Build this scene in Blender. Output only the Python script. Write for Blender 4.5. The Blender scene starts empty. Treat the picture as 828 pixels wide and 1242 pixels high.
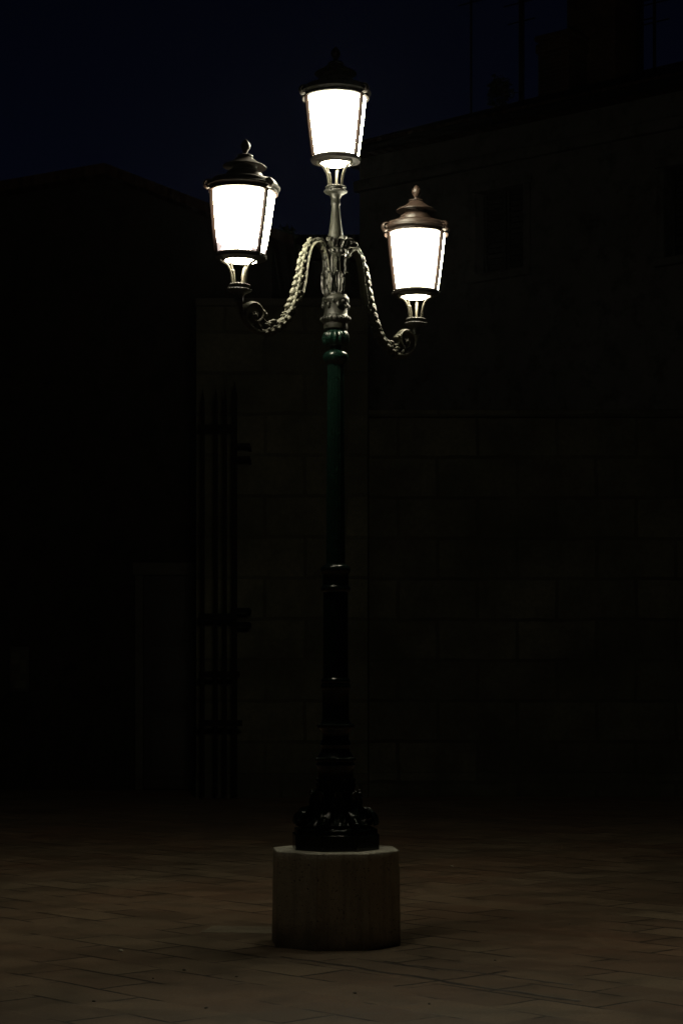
import bpy, bmesh, math, random
from mathutils import Vector, Matrix, Quaternion, noise as mnoise

R = math.radians
PI = math.pi
random.seed(7)
scene = bpy.context.scene
col = scene.collection

# ------------------------------------------------------------------ camera
F, HY, CX, CAMZ = 2400.0, 835.0, 414.0, 1.62          # photo pixels: focal length, horizon row, centre column
LX, LY = -0.037, 12.6                                  # the lamp stands here
cam_d = bpy.data.cameras.new('camera')
cam = bpy.data.objects.new('camera', cam_d)
col.objects.link(cam)
cam.location = (0, 0, CAMZ)
cam.rotation_euler = (R(90), 0, 0)
cam_d.sensor_fit = 'VERTICAL'
cam_d.sensor_height = 36.0
cam_d.lens = F / 1242 * 36
cam_d.shift_y = (HY - 621) / 1242
cam_d.clip_start = 0.1
cam_d.clip_end = 2000
scene.camera = cam

# ------------------------------------------------------------------ sky (night: no sun lamp)
SKY_STRENGTH = 0.05
world = bpy.data.worlds.new('World')
scene.world = world
world.use_nodes = True
wn, wl = world.node_tree.nodes, world.node_tree.links
wn.clear()
sky = wn.new('ShaderNodeTexSky')
sky.sky_type = 'NISHITA'
sky.sun_disc = False
sky.sun_elevation = R(-5)
sky.sun_rotation = R(0)
tint = wn.new('ShaderNodeMix')
tint.data_type = 'RGBA'
tint.blend_type = 'MULTIPLY'
tint.inputs[0].default_value = 1.0
tint.inputs[7].default_value = (0.5, 0.6, 1.35, 1)
bg = wn.new('ShaderNodeBackground')
bg.inputs['Strength'].default_value = SKY_STRENGTH
wo = wn.new('ShaderNodeOutputWorld')
wl.new(sky.outputs[0], tint.inputs[6])
wl.new(tint.outputs[2], bg.inputs['Color'])
wl.new(bg.outputs[0], wo.inputs[0])

scene.view_settings.view_transform = 'Standard'
scene.view_settings.look = 'None'
scene.view_settings.exposure = 0
scene.view_settings.gamma = 1
scene.view_settings.use_curve_mapping = False
scene.render.engine = 'CYCLES'
scene.cycles.use_denoising = True
scene.cycles.max_bounces = 6
scene.cycles.caustics_reflective = False
scene.cycles.caustics_refractive = False
scene.cycles.sample_clamp_indirect = 4.0

GLASS_L = 80.0                                         # radiance of the frosted lantern glass
PLATE_L = 38.0                                          # of the plate under it
HAZE_D = 0.00005

# ------------------------------------------------------------------ helpers
def wx(px, Y): return (px - CX) / F * Y
def wz(py, Y): return CAMZ + (HY - py) / F * Y

class MB:
    """collects shapes, links them as one mesh object"""
    def __init__(s): s.v, s.f, s.flat = [], [], set()
    def add(s, verts, faces, M=None, flat=False):
        o = len(s.v)
        for p in verts:
            p = Vector(p)
            s.v.append(M @ p if M is not None else p)
        for f in faces:
            if flat: s.flat.add(len(s.f))
            s.f.append([o + i for i in f])
        return s
    def lathe(s, prof, n=40, M=None, close=True, gad=None, a0=0.0, a1=None):
        """prof = [(r, z)], gad(a, k) -> radius factor"""
        v, f = [], []
        full = a1 is None
        m = n if full else n + 1
        for k, (r, z) in enumerate(prof):
            for i in range(m):
                a = a0 + ((2 * PI) if full else (a1 - a0)) * i / n
                q = r * (gad(a, k) if gad else 1)
                v.append((q * math.cos(a), q * math.sin(a), z))
        for k in range(len(prof) - 1):
            for i in range(n):
                j = (i + 1) % m if full else i + 1
                f.append((k * m + i, k * m + j, (k + 1) * m + j, (k + 1) * m + i))
        if close and full:
            f.append(tuple(reversed(range(m))))
            f.append(tuple((len(prof) - 1) * m + i for i in range(m)))
        return s.add(v, f, M)
    def ell(s, c, r, M=None, n=10, m=6, rot=None):
        v, f = [(0, 0, -1)], []
        for k in range(1, m):
            t = -PI / 2 + PI * k / m
            for i in range(n):
                a = 2 * PI * i / n
                v.append((math.cos(t) * math.cos(a), math.cos(t) * math.sin(a), math.sin(t)))
        v.append((0, 0, 1))
        for i in range(n):
            f.append((0, 1 + (i + 1) % n, 1 + i))
            f.append((len(v) - 1, len(v) - 1 - n + i, len(v) - 1 - n + (i + 1) % n))
        for k in range(m - 2):
            for i in range(n):
                a, b = 1 + k * n + i, 1 + k * n + (i + 1) % n
                f.append((a, b, b + n, a + n))
        if isinstance(r, (int, float)): r = (r, r, r)
        T = Matrix.Translation(c) @ (rot.to_4x4() if rot else Matrix.Identity(4)) @ Matrix.Diagonal((*r, 1))
        return s.add(v, f, (M @ T) if M is not None else T)
    def tube(s, pts, rad, n=10, M=None, flatten=1.0, side=Vector((0, 1, 0)), sub=4):
        """swept tube; flatten scales across 'side'; Catmull-Rom smoothed"""
        P = [Vector(p) for p in pts]
        rr = list(rad) if hasattr(rad, '__len__') else [rad] * len(P)
        if sub > 1 and len(P) > 2:
            Q, q = [], []
            for i in range(len(P) - 1):
                p0, p1, p2, p3 = P[max(i - 1, 0)], P[i], P[i + 1], P[min(i + 2, len(P) - 1)]
                for k in range(sub):
                    t = k / sub
                    Q.append(0.5 * ((2 * p1) + (p2 - p0) * t + (2 * p0 - 5 * p1 + 4 * p2 - p3) * t * t + (3 * p1 - p0 - 3 * p2 + p3) * t ** 3))
                    q.append(rr[i] * (1 - t) + rr[i + 1] * t)
            Q.append(P[-1]); q.append(rr[-1])
            P, rr = Q, q
        v, f = [], []
        for i, p in enumerate(P):
            t = (P[min(i + 1, len(P) - 1)] - P[max(i - 1, 0)]).normalized()
            sd = side - t * side.dot(t)
            if sd.length < 1e-3: sd = Vector((1, 0, 0)) - t * t.x
            sd.normalize()
            nn = t.cross(sd)
            for k in range(n):
                a = 2 * PI * k / n
                v.append(p + sd * math.cos(a) * rr[i] * flatten + nn * math.sin(a) * rr[i])
        for i in range(len(P) - 1):
            for k in range(n):
                j = (k + 1) % n
                f.append((i * n + k, i * n + j, (i + 1) * n + j, (i + 1) * n + k))
        f.append(tuple(reversed(range(n))))
        f.append(tuple((len(P) - 1) * n + k for k in range(n)))
        return s.add(v, f, M)
    def box(s, a, b, M=None, bev=0.0):
        x0, y0, z0 = a; x1, y1, z1 = b
        if bev <= 0:
            v = [(x, y, z) for x in (x0, x1) for y in (y0, y1) for z in (z0, z1)]
            f = [(0, 1, 3, 2), (4, 6, 7, 5), (0, 4, 5, 1), (2, 3, 7, 6), (0, 2, 6, 4), (1, 5, 7, 3)]
            return s.add(v, f, M, True)
        bm = bmesh.new()
        bmesh.ops.create_cube(bm, size=1)
        for q in bm.verts:
            q.co = Vector(((x0 + x1) / 2 + q.co.x * (x1 - x0), (y0 + y1) / 2 + q.co.y * (y1 - y0), (z0 + z1) / 2 + q.co.z * (z1 - z0)))
        bmesh.ops.bevel(bm, geom=bm.edges[:], offset=bev, segments=2, affect='EDGES', profile=0.5)
        bm.verts.index_update()
        v = [q.co.copy() for q in bm.verts]
        f = [[q.index for q in fc.verts] for fc in bm.faces]
        bm.free()
        return s.add(v, f, M)
    def leaf(s, spine, width, M=None, az=0.0, lobes=4, cup=0.25, th=0.006, nw=6):
        """acanthus leaf: spine [(r, z)] in the plane at azimuth az, half width 'width'"""
        ca, sa = math.cos(az), math.sin(az)
        P = [Vector((r, 0, z)) for r, z in spine]
        Q = []
        for i in range(len(P) - 1):
            p0, p1, p2, p3 = P[max(i - 1, 0)], P[i], P[i + 1], P[min(i + 2, len(P) - 1)]
            for k in range(6):
                t = k / 6
                Q.append(0.5 * ((2 * p1) + (p2 - p0) * t + (2 * p0 - 5 * p1 + 4 * p2 - p3) * t * t + (3 * p1 - p0 - 3 * p2 + p3) * t ** 3))
        Q.append(P[-1])
        N = len(Q)
        top, bot = [], []
        for i, p in enumerate(Q):
            u = i / (N - 1)
            tg = (Q[min(i + 1, N - 1)] - Q[max(i - 1, 0)]).normalized()
            nn = tg.cross(Vector((0, 1, 0)))
            w = width * (0.45 + 0.75 * math.sin(PI * min(1, u * 0.9 + 0.12))) * (1 - u ** 5) * (0.78 + 0.22 * abs(math.sin(u * lobes * PI)))
            w = max(w, 0.002)
            for k in range(-nw, nw + 1):
                e = k / nw
                q = p + Vector((0, 1, 0)) * (w * e) + nn * (-cup * w * e * e + 0.11 * w * math.cos(e * 3 * PI))
                top.append(q); bot.append(q - nn * th)
        m = 2 * nw + 1
        v = top + bot
        o = len(top)
        f = []
        for i in range(N - 1):
            for k in range(m - 1):
                a = i * m + k
                f.append((a, a + 1, a + m + 1, a + m))
                f.append((o + a, o + a + m, o + a + m + 1, o + a + 1))
            a = i * m
            f.append((a, a + m, o + a + m, o + a))
            a = i * m + m - 1
            f.append((a, o + a, o + a + m, a + m))
        f.append(tuple(list(range(m)) + [o + k for k in reversed(range(m))]))
        Rz = Matrix.Rotation(az, 4, 'Z')
        return s.add(v, f, (M @ Rz) if M is not None else Rz)
    def build(s, name, mat, parent=None, loc=None, smooth=40):
        me = bpy.data.meshes.new(name)
        me.from_pydata([tuple(p) for p in s.v], [], s.f)
        me.validate()
        bm = bmesh.new(); bm.from_mesh(me)
        bmesh.ops.recalc_face_normals(bm, faces=bm.faces)
        bm.to_mesh(me); bm.free()
        if smooth:
            for p in me.polygons: p.use_smooth = True
            me.set_sharp_from_angle(angle=R(smooth))
        me.materials.append(mat)
        ob = bpy.data.objects.new(name, me)
        col.objects.link(ob)
        if parent: ob.parent = parent
        if loc: ob.location = loc
        return ob

def empty(name, loc=(0, 0, 0), parent=None, rot=(0, 0, 0)):
    o = bpy.data.objects.new(name, None)
    o.empty_display_size = 0.1
    col.objects.link(o)
    o.location = loc; o.rotation_euler = rot
    if parent: o.parent = parent
    return o

def tag(o, label, cat, group=None, kind=None):
    o['label'] = label; o['category'] = cat
    if group: o['group'] = group
    if kind: o['kind'] = kind
    return o

# ------------------------------------------------------------------ materials
class NT:
    def __init__(s, name):
        s.m = bpy.data.materials.new(name)
        s.m.use_nodes = True
        s.n, s.l = s.m.node_tree.nodes, s.m.node_tree.links
        s.b = s.n['Principled BSDF']
        s.co = s.n.new('ShaderNodeTexCoord')
    def node(s, t, **kw):
        q = s.n.new(t)
        for k, v in kw.items(): setattr(q, k, v)
        return q
    def link(s, a, b): s.l.new(a, b)
    def noise(s, scale, detail=6, rough=0.6, vec=None, dist=0.0):
        q = s.node('ShaderNodeTexNoise')
        q.inputs['Scale'].default_value = scale
        q.inputs['Detail'].default_value = detail
        q.inputs['Roughness'].default_value = rough
        q.inputs['Distortion'].default_value = dist
        s.link(vec if vec is not None else s.co.outputs['Object'], q.inputs['Vector'])
        return q.outputs['Fac']
    def ramp(s, fac, stops):
        q = s.node('ShaderNodeValToRGB')
        e = q.color_ramp.elements
        while len(e) < len(stops): e.new(0.5)
        for k, (p, c) in enumerate(stops):
            e[k].position = p
            e[k].color = (*c, 1) if hasattr(c, '__len__') else (c, c, c, 1)
        s.link(fac, q.inputs[0])
        return q.outputs[0]
    def mix(s, fac, a, b, mode='MIX'):
        q = s.node('ShaderNodeMix', data_type='RGBA', blend_type=mode)
        for i, x in ((0, fac), (6, a), (7, b)):
            if isinstance(x, (int, float)): q.inputs[i].default_value = x if i == 0 else (x, x, x, 1)
            elif isinstance(x, tuple): q.inputs[i].default_value = (*x, 1)
            else: s.link(x, q.inputs[i])
        return q.outputs[2]
    def math(s, op, a, b=0.0, c=0.0, clamp=False):
        q = s.node('ShaderNodeMath', operation=op, use_clamp=clamp)
        for i, x in enumerate((a, b, c)):
            if isinstance(x, (int, float)): q.inputs[i].default_value = x
            else: s.link(x, q.inputs[i])
        return q.outputs[0]
    def bump(s, h, strength=0.3, dist=0.01, normal=None):
        q = s.node('ShaderNodeBump')
        q.inputs['Strength'].default_value = strength
        q.inputs['Distance'].default_value = dist
        s.link(h, q.inputs['Height'])
        if normal is not None: s.link(normal, q.inputs['Normal'])
        return q.outputs[0]
    def out(s, color=None, rough=None, normal=None, metallic=None, spec=None):
        for k, x in (('Base Color', color), ('Roughness', rough), ('Normal', normal), ('Metallic', metallic), ('Specular IOR Level', spec)):
            if x is None: continue
            if isinstance(x, (int, float)): s.b.inputs[k].default_value = x
            elif isinstance(x, tuple): s.b.inputs[k].default_value = (*x, 1)
            else: s.link(x, s.b.inputs[k])
        return s.m

def paint(name, c0, c1, rough=(0.3, 0.5), scale=18, bump=0.15, spec=0.5):
    t = NT(name)
    n = t.noise(scale)
    n2 = t.noise(scale * 7, 3)
    return t.out(t.ramp(n, [(0.3, c0), (0.7, c1)]), t.ramp(n2, [(0.3, rough[0]), (0.75, rough[1])]),
                 t.bump(t.math('ADD', n2, t.math('MULTIPLY', n, 1.5)), bump, 0.003), spec=spec)

M = {}
M['drab'] = paint('weathered_drab_iron', (0.009, 0.0098, 0.007), (0.024, 0.0245, 0.0175), (0.42, 0.65))
M['drab_pale'] = paint('dusty_pale_drab_iron', (0.056, 0.058, 0.041), (0.118, 0.118, 0.085), (0.45, 0.68))
M['green'] = paint('dark_green_enamel', (0.0035, 0.015, 0.0105), (0.0065, 0.025, 0.0175), (0.16, 0.3), bump=0.08)
M['black'] = paint('black_green_enamel', (0.003, 0.007, 0.006), (0.007, 0.013, 0.010), (0.12, 0.26), bump=0.2, spec=0.5)
M['black_leaf'] = paint('black_green_cast_leaf', (0.003, 0.007, 0.006), (0.007, 0.013, 0.010), (0.1, 0.22), scale=45, bump=0.45)
M['brown'] = paint('brown_oxidised_copper', (0.017, 0.0095, 0.0065), (0.036, 0.021, 0.015), (0.4, 0.6))
M['rim'] = paint('dark_bronze_paint', (0.005, 0.0035, 0.0026), (0.010, 0.007, 0.0055), (0.55, 0.75), spec=0.25)
M['cage'] = paint('pale_painted_iron', (0.055, 0.053, 0.037), (0.10, 0.095, 0.068), (0.4, 0.6))
M['coppery'] = paint('red_brown_bar_paint', (0.0055, 0.0026, 0.0017), (0.010, 0.0046, 0.003), (0.6, 0.8), spec=0.08)

def glass_mat(name, dirt=False, power=GLASS_L, colr=(1.0, 0.93, 0.68)):
    t = NT(name)
    n = t.noise(3.2, 4, 0.55, dist=0.6)
    s = t.ramp(n, [(0.25, 0.78), (0.7, 1.0)])
    if dirt:
        # grime at the foot of this pane: a clinging film that lets little through
        sx = t.node('ShaderNodeSeparateXYZ')
        t.link(t.co.outputs['Object'], sx.inputs[0])
        low = t.node('ShaderNodeMapRange')
        low.inputs[1].default_value = 0.37; low.inputs[2].default_value = 0.27
        low.inputs[3].default_value = 0.0; low.inputs[4].default_value = 1.0
        t.link(sx.outputs[2], low.inputs[0])
        g = t.math('MULTIPLY', low.outputs[0], t.ramp(t.noise(11, 3, 0.55), [(0.44, 0.4), (0.53, 1.0)]))
        s2 = t.math('SUBTRACT', 1.0, t.math('MULTIPLY', g, 0.987, clamp=True))
        s = t.math('MULTIPLY', s, s2)
        c = t.mix(g, colr, (1.0, 0.80, 0.72))
    else:
        c = None
    e = t.b
    e.inputs['Base Color'].default_value = (0.7, 0.68, 0.6, 1)
    e.inputs['Roughness'].default_value = 0.35
    if c is not None: t.link(c, e.inputs['Emission Color'])
    else: e.inputs['Emission Color'].default_value = (*colr, 1)
    t.link(t.math('MULTIPLY', s, power), e.inputs['Emission Strength'])
    return t.m
M['glass'] = glass_mat('lit_frosted_glass')
M['glass_dirty'] = glass_mat('lit_frosted_glass_with_grime', True, GLASS_L * 0.95)
M['plate'] = glass_mat('lit_plate_glass', False, PLATE_L, (1.0, 0.88, 0.64))

def stone_mat():
    t = NT('pale_istrian_stone')
    n = t.noise(4.5, 8, 0.65); n2 = t.noise(38, 5, 0.6)
    mp = t.node('ShaderNodeMapping'); mp.inputs['Scale'].default_value = (9, 9, 1.1)
    t.link(t.co.outputs['Object'], mp.inputs[0])
    st = t.noise(1.6, 5, 0.6, mp.outputs[0])
    c = t.ramp(n, [(0.3, (0.62, 0.60, 0.51)), (0.7, (0.75, 0.73, 0.64))])
    c = t.mix(t.ramp(st, [(0.45, 0.0), (0.7, 0.55)]), c, (0.34, 0.325, 0.26))
    c = t.mix(t.ramp(n2, [(0.55, 0.0), (0.75, 0.35)]), c, (0.36, 0.345, 0.28))
    # splashed grime round the foot and small pits
    sp = t.node('ShaderNodeSeparateXYZ'); t.link(t.co.outputs['Object'], sp.inputs[0])
    ft = t.node('ShaderNodeMapRange'); ft.inputs[1].default_value = 0.20; ft.inputs[2].default_value = 0.0
    t.link(t.math('ADD', sp.outputs[2], t.math('MULTIPLY', t.math('SUBTRACT', n, 0.5), 0.35)), ft.inputs[0])
    c = t.mix(t.math('MULTIPLY', ft.outputs[0], 0.75), c, (0.20, 0.185, 0.145))
    pit = t.ramp(t.noise(70, 3, 0.5), [(0.30, 1.0), (0.38, 0.0)])
    c = t.mix(pit, c, (0.16, 0.15, 0.12))
    h = t.math('SUBTRACT', t.math('ADD', n2, n), t.math('MULTIPLY', pit, 0.8))
    return t.out(c, 0.8, t.bump(h, 0.6, 0.008), spec=0.25)
M['stone'] = stone_mat()

def paving_mat():
    t = NT('worn_paving_slabs')
    mp = t.node('ShaderNodeMapping')
    mp.inputs['Rotation'].default_value = (0, 0, R(47))
    mp.inputs['Location'].default_value = (0.13, 0.31, 0)
    t.link(t.co.outputs['Object'], mp.inputs[0])
    warp = t.node('ShaderNodeTexNoise'); warp.inputs['Scale'].default_value = 1.3; warp.inputs['Detail'].default_value = 4
    t.link(mp.outputs[0], warp.inputs[0])
    va = t.node('ShaderNodeVectorMath', operation='MULTIPLY_ADD')
    va.inputs[1].default_value = (0.085, 0.085, 0)
    t.link(warp.outputs['Color'], va.inputs[0]); t.link(mp.outputs[0], va.inputs[2])
    br = t.node('ShaderNodeTexBrick')
    br.inputs['Scale'].default_value = 1.0
    br.inputs['Brick Width'].default_value = 0.74
    br.inputs['Row Height'].default_value = 0.37
    br.inputs['Mortar Size'].default_value = 0.013
    br.inputs['Mortar Smooth'].default_value = 0.25
    br.inputs['Color1'].default_value = (0, 0, 0, 1)
    br.inputs['Color2'].default_value = (1, 1, 1, 1)
    br.inputs['Mortar'].default_value = (0.5, 0.5, 0.5, 1)
    t.link(va.outputs[0], br.inputs[0])
    obj = t.co.outputs['Object']
    big = t.noise(0.45, 3, 0.5, obj); mid = t.noise(2.6, 6, 0.62, obj); fin = t.noise(55, 5, 0.65, obj)
    per = br.outputs['Color']
    c = t.ramp(per, [(0.0, (0.165, 0.112, 0.072)), (0.5, (0.205, 0.150, 0.098)), (1.0, (0.265, 0.200, 0.130))])
    red = t.ramp(big, [(0.42, 0.0), (0.62, 0.75)])
    c = t.mix(red, c, t.ramp(per, [(0.0, (0.19, 0.098, 0.055)), (1.0, (0.25, 0.145, 0.085))]))
    c = t.mix(t.ramp(mid, [(0.38, 0.5), (0.56, 0.0)]), c, (0.085, 0.066, 0.046))
    c = t.mix(t.ramp(t.noise(0.9, 5, 0.6, obj, 0.4), [(0.5, 0.0), (0.66, 0.35)]), c, (0.32, 0.25, 0.17))
    c = t.mix(t.ramp(fin, [(0.45, 0.35), (0.62, 0.0)]), c, (0.085, 0.066, 0.045))
    # joints: worn shut in places, open and dark in others
    jn = t.ramp(t.noise(1.1, 5, 0.6, obj), [(0.475, 0.0), (0.545, 1.0)])
    jm = t.math('MULTIPLY', br.outputs['Fac'], jn, clamp=True)
    # one long open joint running out to the right of the lamp, and a shorter one beside it
    so = t.node('ShaderNodeSeparateXYZ'); t.link(obj, so.inputs[0])
    wob = t.math('MULTIPLY', t.math('SUBTRACT', t.noise(2.2, 4, 0.6, obj), 0.5), 0.20)
    for (x0, y0, x1, y1, wd) in ((-0.37, 11.96, 1.22, 10.23, 0.021), (0.25, 11.75, 1.25, 10.80, 0.014), (0.95, 11.35, 0.30, 10.75, 0.013)):
        ln = math.hypot(x1 - x0, y1 - y0); tx_, ty_ = (x1 - x0) / ln, (y1 - y0) / ln
        ex = t.math('SUBTRACT', so.outputs[0], x0); ey = t.math('SUBTRACT', so.outputs[1], y0)
        al = t.math('ADD', t.math('MULTIPLY', ex, tx_), t.math('MULTIPLY', ey, ty_))
        ac = t.math('ADD', t.math('ADD', t.math('MULTIPLY', ex, -ty_), t.math('MULTIPLY', ey, tx_)), wob)
        m1 = t.math('LESS_THAN', t.math('ABSOLUTE', t.math('SUBTRACT', al, ln / 2)), ln / 2)
        fa = t.node('ShaderNodeMapRange'); fa.inputs[1].default_value = wd * 1.6; fa.inputs[2].default_value = wd * 0.5
        t.link(t.math('ABSOLUTE', ac), fa.inputs[0])
        jm = t.math('MAXIMUM', jm, t.math('MULTIPLY', m1, fa.outputs[0]))
    c = t.mix(jm, c, (0.016, 0.012, 0.009))
    h = t.math('SUBTRACT', t.math('MULTIPLY', mid, 0.5), t.math('MULTIPLY', jm, 1.0))
    h = t.math('ADD', h, t.math('MULTIPLY', fin, 0.12))
    h = t.math('ADD', h, t.math('MULTIPLY', per, 0.12))
    return t.out(c, t.ramp(mid, [(0.3, 0.48), (0.7, 0.75)]), t.bump(h, 0.7, 0.014), spec=0.45)
M['paving'] = paving_mat()

def ashlar_mat(name, bw, rh, cA, cB, mortar, offx=0.0, offz=0.0, scale=1.0, ms=0.014):
    t = NT(name)
    geo = t.co.outputs['Object']
    sx = t.node('ShaderNodeSeparateXYZ'); t.link(geo, sx.inputs[0])
    cb = t.node('ShaderNodeCombineXYZ')
    t.link(t.math('ADD', sx.outputs[0], offx), cb.inputs[0])
    t.link(t.math('ADD', sx.outputs[2], offz), cb.inputs[1])
    br = t.node('ShaderNodeTexBrick')
    br.inputs['Scale'].default_value = scale
    br.inputs['Brick Width'].default_value = bw
    br.inputs['Row Height'].default_value = rh
    br.inputs['Mortar Size'].default_value = ms
    br.inputs['Mortar Smooth'].default_value = 0.3
    br.inputs['Color1'].default_value = (0, 0, 0, 1)
    br.inputs['Color2'].default_value = (1, 1, 1, 1)
    wn_ = t.node('ShaderNodeTexNoise'); wn_.inputs['Scale'].default_value = 1.7; wn_.inputs['Detail'].default_value = 5
    t.link(geo, wn_.inputs[0])
    va = t.node('ShaderNodeVectorMath', operation='MULTIPLY_ADD')
    va.inputs[1].default_value = (bw * 0.09, rh * 0.12, 0)
    t.link(wn_.outputs['Color'], va.inputs[0]); t.link(cb.outputs[0], va.inputs[2])
    t.link(va.outputs[0], br.inputs[0])
    n = t.noise(0.7, 7, 0.65, geo); n2 = t.noise(14, 5, 0.6, geo)
    c = t.ramp(br.outputs['Color'], [(0.0, cA), (1.0, cB)])
    c = t.mix(t.ramp(n, [(0.4, 0.7), (0.6, 0.0)]), c, tuple(x * 0.35 for x in cA))
    c = t.mix(t.ramp(n2, [(0.4, 0.3), (0.6, 0.0)]), c, tuple(x * 0.5 for x in cA))
    jm = t.math('MULTIPLY', br.outputs['Fac'], t.ramp(t.noise(0.8, 5, 0.6), [(0.42, 0.12), (0.62, 0.85)]))
    c = t.mix(jm, c, mortar)
    h = t.math('ADD', t.math('MULTIPLY', t.math('SUBTRACT', 1.0, jm), 1.0), t.math('MULTIPLY', n2, 0.35))
    return t.out(c, 0.85, t.bump(h, 0.6, 0.02), spec=0.2)
M['ashlar'] = ashlar_mat('weathered_ashlar', 1.19, 0.61, (0.085, 0.082, 0.056), (0.12, 0.116, 0.08), (0.04, 0.037, 0.027), 0.2, 0.36, ms=0.03)
M['ashlar_dull'] = ashlar_mat('darker_weathered_ashlar', 1.19, 0.61, (0.065, 0.062, 0.044), (0.095, 0.09, 0.065), (0.028, 0.026, 0.019), 0.55, 0.36, ms=0.03)

def plaster_mat(name, a, b, stain):
    t = NT(name)
    n = t.noise(0.5, 7, 0.65); n2 = t.noise(2.2, 8, 0.7); n3 = t.noise(30, 4)
    c = t.ramp(n, [(0.35, a), (0.65, b)])
    c = t.mix(t.ramp(n2, [(0.5, 0.0), (0.62, 0.7)]), c, stain)
    return t.out(c, 0.9, t.bump(t.math('ADD', n3, t.math('MULTIPLY', n2, 2.0)), 0.4, 0.012), spec=0.15)
M['plaster'] = plaster_mat('peeling_plaster', (0.075, 0.075, 0.072), (0.118, 0.118, 0.114), (0.038, 0.036, 0.033))
M['plaster_dark'] = plaster_mat('soot_dark_plaster', (0.018, 0.016, 0.013), (0.030, 0.026, 0.021), (0.010, 0.009, 0.008))
M['wood_dark'] = paint('dark_door_wood', (0.010, 0.008, 0.006), (0.02, 0.016, 0.012), (0.6, 0.8))
M['iron'] = paint('rusty_black_iron', (0.006, 0.005, 0.005), (0.012, 0.010, 0.008), (0.85, 0.95), spec=0.1)
M['shutter'] = paint('dark_shutter_paint', (0.012, 0.016, 0.013), (0.022, 0.026, 0.022), (0.5, 0.7))
M['trim'] = plaster_mat('pale_stone_trim', (0.05, 0.048, 0.038), (0.075, 0.07, 0.058), (0.03, 0.028, 0.023))
M['brick'] = ashlar_mat('sooty_brick', 0.24, 0.075, (0.09, 0.05, 0.035), (0.15, 0.085, 0.06), (0.12, 0.11, 0.09), ms=0.01)
M['leaf'] = paint('dark_leaves', (0.02, 0.035, 0.012), (0.04, 0.065, 0.02), (0.5, 0.7), 3)
M['bark'] = paint('bark', (0.05, 0.04, 0.03), (0.09, 0.07, 0.05), (0.8, 0.95), 10, 0.6)
M['lid'] = paint('pale_paving_stone', (0.15, 0.125, 0.088), (0.25, 0.21, 0.15), (0.6, 0.85), 5, 0.4)
M['paper'] = paint('pale_litter', (0.45, 0.43, 0.36), (0.6, 0.58, 0.5), (0.7, 0.9), 40)
M['pebble'] = paint('grey_pebble', (0.07, 0.06, 0.05), (0.16, 0.145, 0.12), (0.7, 0.9), 40)

def tile_mat():
    t = NT('terracotta_roof_tiles')
    n = t.noise(1.6, 7, 0.65)
    wv = t.node('ShaderNodeTexWave', wave_type='BANDS', bands_direction='X')
    wv.inputs['Scale'].default_value = 1.6
    t.link(t.co.outputs['Object'], wv.inputs[0])
    c = t.ramp(n, [(0.3, (0.028, 0.015, 0.011)), (0.7, (0.06, 0.034, 0.023))])
    return t.out(c, 0.9, t.bump(wv.outputs['Fac'], 0.9, 0.06), spec=0.2)
M['tile'] = tile_mat()

# ------------------------------------------------------------------ ground
g = MB()
g.add([(-150, -40, 0), (150, -40, 0), (150, 300, 0), (-150, 300, 0)], [(0, 1, 2, 3)])
ground = g.build('paved_ground', M['paving'])
tag(ground, 'worn stone paving slabs of the dark square', 'ground', kind='structure')

# ------------------------------------------------------------------ walls behind
YW = 29.7
def wall(name, px0, px1, ztop, mat, label, thick, Y=YW, coping=0.12, over=0.06):
    x0, x1 = wx(px0, Y), wx(px1, Y)
    root = empty(name, ((x0 + x1) / 2, Y, 0))
    tag(root, label, 'wall')
    h = (x1 - x0) / 2
    MB().box((-h, 0, 0), (h, thick, ztop - coping), bev=0.012).build('masonry', mat, root)
    MB().box((-h - 0.01, -over, ztop - coping + 0.002), (h + 0.01, thick + over, ztop), bev=0.025).build('coping', M['trim'] if ztop > 7 else M['ashlar_dull'], root)
    MB().box((-h - 0.005, -0.07, -0.05), (h + 0.005, -0.002, 0.36), bev=0.02).build('footing', M['ashlar_dull'], root)
    return root
wall('stone_wall', 238, 446, wz(366, YW), M['ashlar'], 'tall pale ashlar stone wall behind the lamp post, beside the iron gate', 0.7, Y=YW - 0.25)
wall('stone_wall', 447, 1000, wz(497, YW), M['ashlar_dull'], 'lower dark ashlar stone wall right of the lamp post, under the house', 0.6)

# ------------------------------------------------------------------ open iron gate in front of the tall wall
YG = 28.9
gate = empty('iron_gate', (wx(265, YG), YG, 0))
tag(gate, 'black iron bar gate with strap hinges standing open against the tall wall', 'gate')
gx = lambda px: wx(px, YG) - wx(265, YG)
gz = lambda py: wz(py, YG)
for px in (246, 262, 273, 284.5):
    b = MB()
    r = 0.036 if px > 280 else 0.026
    b.box((gx(px) - r, -r, 0.05), (gx(px) + r, r, gz(478 if px > 280 else 486)), bev=0.006)
    b.add(*(lambda z, x: ([(x - r, -r, z), (x + r, -r, z), (x + r, r, z), (x - r, r, z), (x, 0, z + 0.2)], [(0, 1, 4), (1, 2, 4), (2, 3, 4), (3, 0, 4)]))(gz(478 if px > 280 else 486) - 0.004, gx(px)), flat=True)
    b.build('bar', M['iron'], gate)
for py, pr in ((519, 288), (748, 288), (818, 291), (877, 294)):
    MB().box((gx(241), -0.05, gz(py) - 0.045), (gx(pr), -0.037, gz(py) + 0.045), bev=0.004).build('crossbar', M['iron'], gate)
for py in (540, 556, 740, 757):
    h = MB()
    h.box((gx(280), 0.037, gz(py) - 0.035), (gx(303), 0.06, gz(py) + 0.035), bev=0.006)
    h.box((gx(300), 0.06, gz(py) - 0.03), (gx(303), YW - 0.25 - YG + 0.05, gz(py) + 0.03), bev=0.006)
    h.build('strap_hinge', M['iron'], gate)

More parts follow.
